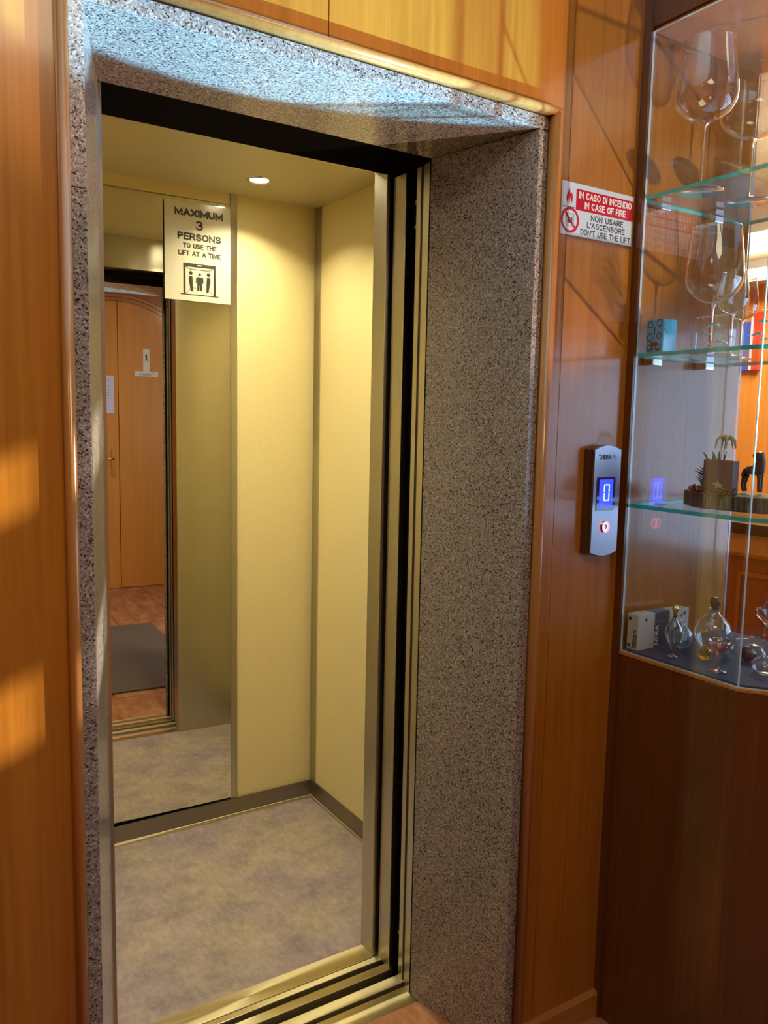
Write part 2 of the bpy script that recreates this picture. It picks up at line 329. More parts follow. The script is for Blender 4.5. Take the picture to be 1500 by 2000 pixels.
# baseboards
st(MB().prism([(YW, 0), (YW-.012, 0), (YW-.012, .058), (YW-.006, .066), (YW, .066)], 1.181, 1.4285, axis='x'), 'baseboard_front', WOODTRIMX, label='low wooden baseboard between the lift surround and display case')
st(MB().prism([(YW, 0), (YW-.012, 0), (YW-.012, .058), (YW-.006, .066), (YW, .066)], -1.6, .236, axis='x'), 'baseboard_left', WOODTRIMX)
# rounded timber moulding round the granite
def half(c0, c1, p, n=8):     # rounded profile across c0..c1, projecting p
    return [(c0, 0)] + [(c0+(c1-c0)*(.5-.5*math.cos(PI*i/n)), -(.006+(p-.006)*math.sin(PI*i/n)**.6) if 0 < i < n else -.006) for i in range(n+1)] + [(c1, 0)]
b = MB()
for c0, c1 in ((.237, .254), (1.163, 1.180)):
    b.prism([(x, YW+y) for x, y in half(c0, c1, .021)], 0, 2.034, smooth=True)
b.prism([(YW+y, z) for z, y in half(2.026, 2.043, .021)], .237, 1.180, axis='x', smooth=True)
st(b, 'trim_1', WOODTRIM, label='rounded golden wood moulding framing the granite surround')
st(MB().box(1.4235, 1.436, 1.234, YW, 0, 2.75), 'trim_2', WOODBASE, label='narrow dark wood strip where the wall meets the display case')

# ------------------------------------------------------------------ granite surround
g = thing('granite_door_surround', (.7085, YW, 0), 'speckled brown and grey polished granite frame around the lift opening', 'door surround')
MB().prism([(.2545, YW+.0005), (.277, YW+.0005), (.36, 1.53), (.30, 1.53), (.2545, 1.36)], 0, 1.743).build('lower_jamb', GRAN, parent=g, bevel=.0012)
MB().prism([(.2545, YW+.0005), (.277, YW+.0005), (.36, 1.53), (.30, 1.53), (.2545, 1.36)], 1.7445, 1.999).build('upper_jamb', GRAN, parent=g, bevel=.0012)
MB().prism([(1.1625, YW+.0005), (1.139, YW+.0005), (1.075, 1.53), (1.13, 1.53), (1.1625, 1.36)], 0, 1.999).build('right_jamb', GRAN, parent=g, bevel=.0012)
MB().box(.2545, 1.1625, YW+.0005, 1.53, 2.0, 2.0255).build('lintel', GRAN, parent=g, bevel=.0012)

# ------------------------------------------------------------------ landing door, frame and sill
ld = thing('landing_door', (1.10, 1.56, 0), 'retracted brushed steel landing door leaves stacked against right granite jamb', 'lift door')
MB().box(1.0855, 1.14, 1.546, 1.573, -.02, 2.0).build('door_post', STEEL, parent=ld, bevel=.0015)
MB().box(1.092, 1.16, 1.5735, 1.588, -.02, 2.0).build('seal_gap_strip', SEAL, parent=ld)
MB().box(1.0895, 1.16, 1.5885, 1.606, -.02, 2.0).build('door_leaf', STEEL, parent=ld, bevel=.001)
MB().box(1.083, 1.16, 1.531, 1.5455, -.02, 2.0).build('joint', BLACK, parent=ld)
MB().box(.30, .366, 1.531, 1.642, -.02, 2.0).build('closing_post', STEEL, parent=ld)
MB().box(.30, 1.16, 1.531, 1.644, 2.002, 2.15).build('header', BLACK, parent=ld)  # black colour stands in for the shade on the header
cdo = thing('car_door', (1.10, 1.67, 0), 'retracted brushed steel car door edge between two black gaps', 'lift door')
MB().box(1.086, 1.17, 1.646, 1.698, -.004, 2.0).build('door_leaf', STEEL, parent=cdo, bevel=.0015)
pk = MB().box(1.106, 1.17, 1.607, 1.6455, -.02, 2.0).build('gap_plate', BLACK, parent=cdo)  # black plate stands in for the dark gap between the doors
for z in (1.93, 1.875, .105):
    MB().prism([(1.6265+.005*math.cos(a*PI/6), z+.005*math.sin(a*PI/6)) for a in range(12)], 1.102, 1.106, axis='x').build('bolt', STEELD, parent=pk)
MB().box(.366, 1.16, 1.6445, 1.6995, 2.004, 2.17).build('door_operator_cover', BLACK, parent=cdo)  # black colour carries the shade under the header
st(MB().box(-.2, 1.45, 2.95, 3.0, -.3, 2.75).box(-.25, -.2, 1.31, 3.0, -.3, 2.75), 'wall_shaft_blocker', BLACK)  # unseen black walls added to stop outside light leaking round the car
st(MB().box(-.2, 1.7, 1.506, 1.90, -.3, -.06), 'floor_shaft_blocker', BLACK, label='black block added to darken the gap between the sills')  # added black block keeps stray light out of the sill gap
MB().box(1.102, 1.17, 1.6985, 1.707, -.004, 2.0).build('seal_gap_strip', BLACK, parent=cdo)  # black strip stands in for the shaded door pocket
sl = thing('landing_sill', (.7, 1.56, 0), 'grooved golden metal landing sill at the lift entrance', 'door sill')
MB().box(.36, 1.079, 1.505, 1.545, -.03, 0).build('cover_strip', GOLDST, parent=sl)
MB().box(.36, 1.094, 1.5455, 1.567, -.03, -.001).box(.36, 1.094, 1.580, 1.611, -.03, 0).build('track', GOLDST, parent=sl, bevel=.001)
MB().box(.36, 1.094, 1.567, 1.580, -.03, -.018).build('groove', BLACK, parent=sl)

# ------------------------------------------------------------------ lift car
RW, BW, LW, CZ = 1.3615, 2.627, .062, 2.157
car = thing('lift_car', (.7, 2.2, 0), 'small open lift car with cream panels, steel corner strips and grey floor', 'lift')
MB().box(LW-.03, RW+.03, 1.708, BW+.03, -.05, -.0008).build('floor_covering', LINO, parent=car)
MB().box(.36, 1.10, 1.702, 1.761, -.04, .001).build('entrance_plate', GOLDST, parent=car, bevel=.0008)
MB().box(.36, 1.094, 1.637, 1.664, -.04, 0).box(.36, 1.094, 1.682, 1.7005, -.04, 0).build('sill_track', GOLDST, parent=car, bevel=.001)
MB().box(.36, 1.094, 1.664, 1.682, -.04, -.018).build('sill_groove', BLACK, parent=car)
MB().box(1.062, RW, BW, BW+.02, 0, CZ).build('back_panel', CREAM, parent=car)
MB().box(LW, 1.038, BW, BW+.02, 2.121, CZ).build('top_back_panel', CREAM, parent=car)
MB().box(LW, .36, BW, BW+.02, 0, 2.119).build('back_panel', CREAM, parent=car)
MB().box(RW, RW+.02, 1.767, BW, 0, CZ).build('side_panel', CREAM, parent=car, label='cream side panel on the right')
MB().box(LW-.02, LW, 1.767, BW, 0, CZ).build('side_panel', CREAM, parent=car)
MB().box(LW-.02, RW+.02, 1.70, BW+.02, CZ, CZ+.02).build('ceiling_panel', CEILC, parent=car)
MB().box(1.038, 1.061, BW-.004, BW+.01, .062, CZ).build('joint_strip', STEEL, parent=car, bevel=.001)
MB().prism([(RW, BW), (RW-.008, BW), (RW-.006, BW-.010), (RW-.004, BW-.036), (RW, BW-.036)], .0, CZ).build('corner_post', STEEL, parent=car)
MB().prism([(LW, BW), (LW+.008, BW), (LW+.006, BW-.010), (LW+.004, BW-.036), (LW, BW-.036)], .0, CZ).build('corner_post', STEEL, parent=car)
mir = MB().prism([(.36, BW-.004+.0203), (1.037, BW-.004), (1.037, BW+.006), (.36, BW+.0303)], .068, 2.119).build('mirror', MIRROR, parent=car, label='tall frameless mirror on the back wall')
b = MB().box(LW, RW-.004, BW-.010, BW-.0045, .0, .0625); b.build('skirting', STEELD, parent=car, label='dull steel skirting along the back wall')
MB().box(RW-.006, RW, 1.768, BW-.010, 0, .0625).build('skirting', STEELD, parent=car)
MB().box(LW, LW+.006, 1.768, BW-.010, 0, .0625).build('skirting', STEELD, parent=car)
MB().prism([(BW-.0105, 0), (BW-.0215, 0), (BW-.020, .005), (BW-.0105, .0075)], LW, RW-.006, axis='x').build('floor_bead', GOLDST, parent=car)
MB().prism([(RW-.0065, 0), (RW-.0145, 0), (RW-.014, .004), (RW-.0065, .006)], 1.77, BW-.0215, axis='y').build('floor_bead', GOLDST, parent=car)
MB().box(1.073, RW+.02, 1.7085, 1.767, -.001, CZ).build('front_return', STEEL, parent=car, bevel=.0012)
MB().box(LW-.02, .366, 1.7085, 1.767, -.001, CZ).build('front_return', STEEL, parent=car)
MB().box(.366, 1.073, 1.70, 1.767, 2.026, CZ).build('header', STEEL, parent=car, bevel=.0012)
# lamps in the car ceiling
HOT = simple('lit_lamp', (1, 1, 1), .5, emit=(1.0, .90, .62), es=28)
def downlight(x, y, label):
    t = thing('ceiling_light', (x, y, CZ), label, 'ceiling light', 'round lamps in the lift ceiling')
    MB().lathe([(.028, -.0005), (.034, -.0045), (.036, -.0045), (.038, -.0005)], (x, y, CZ), 36).build('bezel', CHROME, parent=t)
    MB().lathe([(0, -.0018), (.0285, -.0018)], (x, y, CZ), 36).build('lamp_lens', HOT, parent=t)
    lamp('lift_lamp', 'AREA', (x, y, CZ-.012), 3.9, (1.0, .89, .57), aim=(x, y, 0), size=.06, shape='DISK', spread=math.radians(128))
    return t
downlight(1.053, 2.424, 'round lit lamp in the lift ceiling near the right rear corner')
downlight(.37, 2.424, 'round lit lamp in the lift ceiling at the left rear, behind the left jamb')

downlight(1.053, 1.985, 'round lit lamp in the lift ceiling just behind the door header, right')
downlight(.37, 1.985, 'round lit lamp in the lift ceiling just behind the door header, left')

# notice on the mirror
ys = BW-.0055
sg = thing('notice', (.926, ys, 1.80), 'white laminated MAXIMUM 3 PERSONS lift notice taped on the mirror', 'sign')
SX0, SX1, SZ0, SZ1 = .8145, 1.0365, 1.797, 2.107
SWd, SH = SX1-SX0, SZ1-SZ0
MB().box(SX0, SX1, ys, ys+.0008, SZ0, SZ1).build('sheet', PAPER, parent=sg)
U = lambda u: SX0+u*SWd
V = lambda v: SZ1-v*SH
def tx(s, u0, u1, v, h, wt): return strokes('lettering', s, INK, sg, lambda a, k: (U(u0)+a, ys-.0004, V(v)-h*SH/2+k), (u1-u0)*SWd, h*SH, wt)
tx('MAXIMUM', .15, .88, .105, .074, .27); tx('3', .46, .575, .225, .098, .20); tx('PERSONS', .19, .85, .345, .074, .25)
tx('TO USE THE', .27, .78, .438, .050, .23); tx('LIFT AT A TIME', .20, .845, .515, .050, .23)
b = MB(); yk0, yk1 = ys-.0006, ys-.0001
def rc(u0, u1, v0, v1): b.box(U(u0), U(u1), yk0, yk1, V(v1), V(v0))
def pl(pts): b.prism([(U(u), V(v)) for u, v in pts], yk0, yk1, axis='y')
rc(.275, .765, .615, .65); rc(.275, .305, .65, .93); rc(.735, .765, .65, .93); rc(.23, .81, .93, .938)
def ln(u0, v0, u1, v1, t=.004):
    dx, dv = (u1-u0)*SWd, (v1-v0)*SH; L = math.hypot(dx, dv); nx, nz = -dv/L*t*.3, dx/L*t*.3
    pl([(u0+nx/SWd*.5, v0+nz/SH*.5), (u1+nx/SWd*.5, v1+nz/SH*.5), (u1-nx/SWd*.5, v1-nz/SH*.5), (u0-nx/SWd*.5, v0-nz/SH*.5)])
for q in ((.31, .655, .38, .675), (.38, .675, .65, .675), (.65, .675, .73, .655), (.38, .675, .38, .70), (.65, .675, .65, .70), (.41, .865, .47, .865), (.57, .865, .62, .865), (.31, .925, .375, .88), (.73, .925, .665, .88)): ln(*q)
def disc(u, v, r): pl([(u+r/SWd*math.cos(a*PI/8), v+r/SH*math.sin(a*PI/8)) for a in range(16)])
disc(.385, .715, .0062); disc(.52, .722, .0048); disc(.655, .715, .0062)
pl([(.36, .745), (.41, .745), (.415, .80), (.418, .90), (.385, .90), (.37, .84), (.355, .79)])
pl([(.63, .745), (.68, .745), (.685, .79), (.67, .84), (.655, .90), (.622, .90), (.625, .80)])
pl([(.48, .748), (.56, .748), (.575, .76), (.578, .81), (.562, .81), (.558, .78), (.558, .89), (.526, .89), (.524, .83), (.516, .83), (.514, .89), (.482, .89), (.482, .78), (.478, .81), (.462, .81), (.465, .76)])
b.build('pictogram', INK, parent=sg)
b = MB()
for u in (.485, .508, .531): b.box(U(u), U(u+.016), yk0-.0003, yk0-.00005, V(.638), V(.626))
b.build('pictogram_light', WHITE, parent=sg)

# ------------------------------------------------------------------ fire sticker
st2 = thing('fire_sticker', (1.31, YW-.001, 1.81), 'white and red IN CASE OF FIRE sticker on the wood right of the lift', 'sign')
TX0, TX1, TZ0, TZ1 = 1.2045, 1.417, 1.808, 1.9125; TW, TH = TX1-TX0, TZ1-TZ0
U = lambda u: TX0+u*TW
V = lambda v: TZ1-v*TH
y0 = YW-.0016
MB().box(TX0, TX1, y0, YW-.0005, TZ0, TZ1).build('sheet', STICK, parent=st2)
MB().box(U(.19), U(.995), y0-.0004, y0-.00005, V(.50), V(.10)).build('red_band', RED, parent=st2)
def t2(s, u0, u1, v, h, m, wt, y=y0-.0004): return strokes('lettering', s, m, st2, lambda a, k: (U(u0)+a, y, V(v)-h*TH/2+k), (u1-u0)*TW, h*TH, wt)
t2('IN CASO DI INCENDIO', .225, .965, .205, .135, WHITE, .19, y0-.0008); t2('IN CASE OF FIRE', .305, .885, .385, .135, WHITE, .19, y0-.0008)
t2('NON USARE', .40, .86, .60, .115, INK, .165); t2("L'ASCENSORE", .35, .885, .745, .115, INK, .165); t2("DON'T USE THE LIFT", .265, .97, .895, .115, INK, .165)
b = MB()
b.prism([(U(u), V(v)) for u, v in ((.085, .42), (.06, .34), (.063, .26), (.085, .17), (.09, .09), (.105, .16), (.11, .22), (.13, .19), (.145, .28), (.138, .36), (.12, .43), (.125, .33), (.118, .27), (.105, .36), (.10, .43), (.088, .33), (.08, .27), (.078, .34))], y0-.0004, y0-.00005, axis='y')
b.build('flame', RED, parent=st2)
MB().box(U(.02), U(.18), y0-.0003, y0-.00005, V(.475), V(.463)).build('ruled_line', INK, parent=st2)
b = MB(); cx, cz, ro, ri = U(.118), V(.715), .0255, .0205; n = 40
for i in range(n):
    a, c = 2*PI*i/n, 2*PI*(i+1)/n
    b.prism([(cx+ro*math.cos(a), cz+ro*math.sin(a)), (cx+ro*math.cos(c), cz+ro*math.sin(c)), (cx+ri*math.cos(c), cz+ri*math.sin(c)), (cx+ri*math.cos(a), cz+ri*math.sin(a))], y0-.0004, y0-.00005, axis='y')
b.prism([(cx-.0155, cz+.0125), (cx-.0125, cz+.0155), (cx+.0155, cz-.0125), (cx+.0125, cz-.0155)], y0-.0009, y0-.0006, axis='y')
b.build('prohibition_ring', RED, parent=st2)
b = MB(); b.box(cx-.011, cx-.0095, y0-.0004, y0, cz-.012, cz+.013).box(cx+.0095, cx+.011, y0-.0004, y0, cz-.012, cz+.013).box(cx-.011, cx+.011, y0-.0004, y0, cz+.0115, cz+.013).box(cx-.009, cx+.009, y0-.0004, y0, cz-.0125, cz-.0115)
b.build('cabin_outline', GREYP, parent=st2)
b = MB()
for dx in (-.005, 0, .005): b.box(cx+dx-.0016, cx+dx+.0016, y0-.0005, y0-.0001, cz-.006, cz+.002); b.prism([(cx+dx+.0015*math.cos(a*PI/5), cz+.004+.0015*math.sin(a*PI/5)) for a in range(10)], y0-.0005, y0-.0001, axis='y')
b.build('passengers', INK, parent=st2)

# ------------------------------------------------------------------ call panel
cp = thing('call_panel', (1.345, YW, 1.13), 'chrome lift call panel with a blue 0 display and red ringed button', 'lift call panel')
def arch(x0, x1, z0, z1, bt, bb, n=12):
    pts = [(x0+(x1-x0)*i/n, z0-bb*math.sin(PI*i/n)) for i in range(n+1)]
    return pts + [(x1-(x1-x0)*i/n, z1+bt*math.sin(PI*i/n)) for i in range(n+1)]
def loft(profs, m):
    bb = MB(); rings = [[bb.bm.verts.new((x, y, z)) for x, z in p] for y, p in profs]
    for A, B in zip(rings, rings[1:]):
        for i in range(len(A)): bb._f([A[i], A[(i+1) % len(A)], B[(i+1) % len(A)], B[i]], 0)
    bb._f(rings[0], 0); bb._f(rings[-1][::-1], 0); return bb
loft([(YW, arch(1.304, 1.398, 1.142, 1.370, .008, .006)), (YW-.012, arch(1.304, 1.398, 1.142, 1.370, .008, .006)), (YW-.014, arch(1.306, 1.397, 1.142, 1.370, .009, .008)), (YW-.024, arch(1.309, 1.394, 1.143, 1.369, .010, .009))], CHROMED).build('housing', CHROMED, parent=cp, bevel=.0015)
yf = YW-.0255
MB().prism(arch(1.311, 1.392, 1.1445, 1.3675, .010, .009), yf, YW-.023, axis='y').build('face_plate', SATIN, parent=cp)
DISP = simple('blue_display', (.02, .02, .3), .15, emit=(.012, .022, 1.0), es=5); SEG = simple('lit_segment', (.5, .7, 1), .3, emit=(.25, .55, 1.0), es=3.5)
BEZ = simple('violet_bezel', (.05, .03, .22), .1, 0, 1.0); REDL = simple('lit_red_ring', (.9, .1, .1), .3, emit=(1.0, .10, .14), es=5)
MB().prism([(1.3225, 1.236), (1.375, 1.236), (1.377, 1.238), (1.377, 1.307), (1.375, 1.309), (1.3225, 1.309), (1.3205, 1.307), (1.3205, 1.238)], yf-.0015, yf, axis='y').build('display_bezel', BEZ, parent=cp, bevel=.0006)
dp = MB().box(1.328, 1.369, yf-.0022, yf-.0014, 1.243, 1.304).build('display', DISP, parent=cp)
b = MB(); cx, cz, hw, hh, t = 1.3495, 1.2755, .0075, .018, .0022
b.box(cx-hw, cx+hw, yf-.0028, yf-.0023, cz+hh-t, cz+hh).box(cx-hw, cx+hw, yf-.0028, yf-.0023, cz-hh, cz-hh+t)
for s_ in (-1, 1):
    for z0, z1 in ((cz-hh+t*.8, cz-.001), (cz+.001, cz+hh-t*.8)): b.box(cx+s_*hw-t/2, cx+s_*hw+t/2, yf-.0028, yf-.0023, z0, z1)
b.build('digit', SEG, parent=dp)
bt = MB(); bx, bz = 1.3505, 1.200
bt.prism([(bx+.0105*math.cos(a*PI/16), bz+.0125*math.sin(a*PI/16)) for a in range(32)], yf-.004, yf, axis='y'); bo = bt.build('call_button', CHROME, parent=cp, bevel=.0006)
b = MB()
for i in range(40):
    a, c = 2*PI*i/40, 2*PI*(i+1)/40
    b.prism([(bx+.0105*math.cos(a), bz+.0125*math.sin(a)), (bx+.0105*math.cos(c), bz+.0125*math.sin(c)), (bx+.0078*math.cos(c), bz+.0096*math.sin(c)), (bx+.0078*math.cos(a), bz+.0096*math.sin(a))], yf-.0050, yf-.0041, axis='y')
b.build('button_ring', REDL, parent=bo)
strokes('button_digit', '0', INK, bo, lambda a, k: (bx-.0028+a, yf-.0046, bz-.0045+k), .0056, .0100, .17)
strokes('logo', 'ESA', INK, cp, lambda a, k: (1.3345+a, yf-.0006, 1.3475+k), .0255, .0100, .26, gap=.5)
for q_ in ([(1.3225, 1.357), (1.3305, 1.3585), (1.329, 1.3565), (1.3245, 1.3545)], [(1.3265, 1.3475), (1.3295, 1.3465), (1.332, 1.350), (1.3315, 1.3565), (1.330, 1.352)]):
    MB().prism(q_, yf-.0006, yf-.0001, axis='y').build('logo_mark', INK, parent=cp)
for k in range(3): MB().box(1.3635, 1.379-.002*k, yf-.0006, yf-.0001, 1.349+.0035*k, 1.3500+.0035*k).build('fine_print', INK, parent=cp)

# ------------------------------------------------------------------ display case
dc = thing('display_case', (1.62, 1.05, 0), 'tall glass display case with chamfered corners on a wood base coloured for shade', 'display case')
PLAN = [(1.43, 1.2525), (1.43, .935), (1.53, .81), (1.71, .81), (1.81, .935), (1.81, 1.2525)]
PB = [(1.437, 1.2525), (1.437, .938), (1.533, .817), (1.707, .817), (1.803, .938), (1.803, 1.2525)]
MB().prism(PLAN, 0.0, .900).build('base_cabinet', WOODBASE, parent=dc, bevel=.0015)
MB().prism([(1.428, 1.2525), (1.428, .934), (1.529, .808), (1.711, .808), (1.812, .934), (1.812, 1.2525)], .9005, .9095).build('base_rim', WOODTRIM, parent=dc, bevel=.002)
MB().prism([(1.4375, 1.2345), (1.4375, .939), (1.5335, .8185), (1.7065, .8185), (1.8025, .939), (1.8025, 1.2345)], .910, .914).build('cloth', NAVY, parent=dc, label='navy blue cloth lining the base')
MB().prism(PLAN, 2.256, 2.70).build('canopy', WOODBASE, parent=dc)
MB().prism([(1.4365, 1.2345), (1.4365, .937), (1.532, .8165), (1.708, .8165), (1.8035, .937), (1.8035, 1.2345)], 2.2475, 2.2555).build('top_pane', WOODTRIM, parent=dc)
def pane(p, q, z0=.9100, z1=2.2470, t=.006, ext=0):
    p, q = Vector(p), Vector(q); d = (q-p).normalized(); n = Vector((-d.y, d.x))*t
    return MB().prism([tuple(p), tuple(q), tuple(q+n), tuple(p+n)], z0, z1, 0, None)
def glasspane(p, q, name='glass_pane'):
    bb = pane(p, q); bb.bm.faces.ensure_lookup_table()
    L = sorted(bb.bm.faces, key=lambda f: -f.calc_area())
    for f in L[2:]: f.material_index = 1
    return bb.build(name, [PANE, EDGEW], parent=dc)
glasspane((1.43, 1.2335), (1.43, .9355)); glasspane((1.4305, .9345), (1.530, .8105)); glasspane((1.531, .81), (1.709, .81)); glasspane((1.710, .8105), (1.8095, .9345)); glasspane((1.81, .9355), (1.81, 1.2335))
SP = [(1.4365, 1.2495), (1.4365, .9375), (1.532, .8175), (1.708, .8175), (1.8035, .9375), (1.8035, 1.2495)]
for i, z in enumerate((1.247, 1.580, 1.914)):
    sh = MB().prism(SP, z-.0085, z, 0, 1).build('shelf', [SHELFG, EDGE], parent=dc, label=['lowest glass shelf with teal edge', 'middle glass shelf with teal edge', 'top glass shelf with teal edge'][i])
    if i:
        for x in (1.488, 1.672):
            MB().box(x-.016, x+.016, 1.222, 1.252, z-.024, z-.0089).build('shelf_bracket', CHROME, parent=dc, bevel=.002)

# ---- wine glasses
def wineglass(x, y, z, prof_bowl, foot_r, stem_h, label, sr=.0032):
    t = thing('wine_glass', (x, y, z), label, 'wine glass')
    MB().lathe([(0, 0.0005), (foot_r, .0005), (foot_r, .0018), (foot_r*.55, .0035), (sr*2.2, .0075), (sr*1.2, .016), (sr, .03), (sr, stem_h-.02), (sr*1.5, stem_h-.006), (sr*3, stem_h)], (x, y, z), 40).build('stem_and_foot', CRYS, parent=t)
    bb = MB().lathe([(0, stem_h+.0005)] + [(r, stem_h+h) for r, h in prof_bowl], (x, y, z), 64)
    rr, rh = prof_bowl[-1]
    bb.tube([(x+rr*math.cos(2*PI*i/48), y+rr*math.sin(2*PI*i/48), z+stem_h+rh) for i in range(48)], .0007, 6, 1, closed=True)
    bb.build('bowl', [BOWL, RIMG], parent=t)
def bprof(R_, rim, H_, n=26, pk=.36):
    out = []
    for i in range(1, n+1):
        u = i/n
        if u <= pk: r = R_*math.sin(PI/2*(u/pk)**.62)
        else: k = (u-pk)/(1-pk); r = R_ + (rim-R_)*(k*k*(3-2*k)*.55+k*k*.45)
        out.append((max(r, .002), u*H_))
    return out
wineglass(1.505, 1.151, 1.9143, bprof(.0635, .051, .163), .047, .138, 'tall clear wine glass nearest the left pane on the top shelf')
wineglass(1.655, 1.138, 1.9143, bprof(.072, .058, .142, pk=.40), .050, .132, 'wide balloon wine glass at the right on the top shelf')
wineglass(1.565, 1.147, 1.5803, bprof(.061, .050, .162), .040, .108, 'large clear wine glass on the middle shelf behind the acrylic blocks')
wineglass(1.662, 1.165, 1.5803, bprof(.034, .026, .096), .030, .096, 'small wine glass beside the large one on the middle shelf', .0025)
wineglass(1.728, 1.185, 1.5803, bprof(.034, .026, .096), .030, .090, 'small wine glass farthest right on the middle shelf', .0025)

# ---- acrylic pieces
bl = thing('blue_block', (1.463, 1.196, 1.5803), 'small turquoise acrylic block with black ring pattern on the middle shelf', 'ornament')
BLUEA = simple('turquoise_acrylic', (.02, .42, .85), .08, 0, .8)
c = (1.463, 1.196); bb = MB().box(c[0]-.022, c[0]+.022, c[1]-.0225, c[1]+.0225, 1.5805, 1.6505); bb.build('block', BLUEA, parent=bl, bevel=.002)
b = MB()
def ringx(yy, zz, r, xx=c[0]-.0222, t=.0018): b.tube([(xx, yy+r*.85*math.cos(a*PI/8), zz+r*math.sin(a*PI/8)) for a in range(16)], t*.6, 6, closed=True)
for yy, zz, r in ((c[1]+.012, 1.640, .007), (c[1]-.012, 1.642, .007), (c[1]+.012, 1.613, .008), (c[1]-.012, 1.615, .006), (c[1]+.012, 1.590, .007), (c[1]-.011, 1.591, .007)): ringx(yy, zz, r)
b.box(c[0]-.0232, c[0]-.022, c[1]-.008, c[1]+.008, 1.594, 1.602).box(c[0]-.0232, c[0]-.022, c[1]-.012, c[1]+.012, 1.5865, 1.5885)
b.box(c[0]-.0232, c[0]-.022, c[1]-.001, c[1]+.001, 1.618, 1.634)
b.build('printed_rings', INK, parent=bl)
ENG = simple('engraved_frost', (.45, .80, .85), .4, emit=None)
def dolphin(b, x, y, z, L, tilt=0, flip=1):
    pts = [(-.5, 0), (-.42, .05), (-.3, .09), (-.12, .14), (-.02, .15), (.03, .25), (.08, .14), (.25, .09), (.38, .0), (.5, .05), (.46, -.04), (.5, -.12), (.36, -.05), (.2, .0), (0, .02), (-.08, -.06), (-.12, 0), (-.35, -.02)]
    ct, s_ = math.cos(tilt), math.sin(tilt)
    P = [(x+0, y-flip*(a*ct-c2*s_)*L, z+(a*s_+c2*ct)*L) for a, c2 in pts]
    A = [b.bm.verts.new(p) for p in P]; B = [b.bm.verts.new((p[0]+.003, p[1], p[2])) for p in P]; n = len(P)
    b._f(A); b._f(B[::-1])
    for i in range(n): b._f([A[i], A[(i+1) % n], B[(i+1) % n], B[i]])
def acryl(x, y, wx, wy, h, label, fish):
    t = thing('acrylic_block', (x, y, 1.5803), label, 'ornament', None)
    MB().box(x-wx/2, x+wx/2, y-wy/2, y+wy/2, 1.5805, 1.5805+h).build('block', PANE2, parent=t, bevel=.001)
    bb = MB()
    for dx, dy, dz, L, ti, fl_ in fish: dolphin(bb, x+dx, y+dy, 1.5805+dz, L, ti, fl_)
    bb.build('engraving', ENG, parent=t, label='pale blue engraved dolphins')
PANE2 = thin_glass('clear_block', (.96, .985, .99), gloss=.9, blend=.4, base=.06)
acryl(1.488, 1.078, .026, .080, .070, 'left clear acrylic block engraved with leaping dolphins on the middle shelf', [(0, .012, .050, .034, .15, 1), (-.01, .022, .032, .032, .1, 1), (.01, .0, .018, .020, 0, 1), (0, .025, .014, .020, 0, 1), (-.005, -.02, .013, .024, .2, -1)])
acryl(1.518, .982, .03, .072, .074, 'right clear acrylic block engraved with small fish beside the pane corner', [(0, .01, .052, .034, -.1, 1), (0, .022, .028, .030, .1, 1), (0, -.012, .030, .02, .1, -1), (-.01, .0, .016, .022, 0, 1)])

# ---- lowest shelf
tk = thing('wood_slice', (1.57, 1.06, 1.2473), 'rough bark edged wood slice carrying ornaments on the lowest shelf', 'wood slice')
def bark():
    m, nt, b = mat('bark'); n = noise(nt, coords(nt, (160, 160, 22)), 1, 5, .7); r = ramp(nt, n, [(.35, (.045, .030, .018)), (.52, (.16, .12, .075)), (.68, (.33, .27, .17))]); nt.links.new(r.outputs[0], b.inputs['Base Color']); b.inputs['Roughness'].default_value = .9; return m
BARK = bark(); SAW = wood('sawn_wood', (.30, .20, .10), (.48, .34, .18), axis='y', rough=.8, coat=0)
n = 44; pts = []
ang = math.radians(35)
for i in range(n):
    a = 2*PI*i/n; k = 1+.05*math.sin(5*a)+.03*math.sin(11*a+1)
    px_, py_ = .062*k*math.cos(a), .112*k*math.sin(a)
    pts.append((1.565+px_, 1.066+py_))
b = MB().prism(pts, 1.2475, 1.2805, 1, 0); b.build('slice', [BARK, SAW], parent=tk, bevel=.003)
def MBU():
    m_ = MB(); m_.up = .0085; return m_
ct_ = thing('palm_card', (1.53, 1.075, 1.2725), 'dark red upright card box with a small dried palm on the wood slice', 'ornament')
MAROON = simple('maroon_board', (.12, .012, .022), .45)
b = MBU().box(1.512, 1.534, 1.032, 1.108, 1.2725, 1.3445); b.rot(math.radians(-6), (1.523, 1.07, 1.27)); b.build('box', MAROON, parent=ct_, bevel=.002)
DRY = simple('dried_palm', (.50, .42, .22), .7); GRN = simple('dull_green_sprig', (.05, .09, .055), .8)
b = MBU(); b.tube([(1.55, 1.082, 1.335), (1.55, 1.084, 1.365), (1.552, 1.082, 1.385)], [.0018, .0014, .002], 8)
for a, dr in ((0, .9), (1.0, .8), (2.0, .8), (2.9, 1.1), (3.8, .8), (4.7, .9), (5.5, .8)):
    dx, dy = math.cos(a)*.026*dr, math.sin(a)*.026*dr
    b.tube([(1.552, 1.082, 1.385), (1.552+dx*.5, 1.082+dy*.5, 1.394), (1.552+dx*.85, 1.082+dy*.85, 1.386), (1.552+dx, 1.082+dy, 1.368)], [.0035, .0038, .0025, .0006], 6)
b.build('palm', DRY, parent=ct_, label='little dried palm')
b = MBU(); random.seed(3)
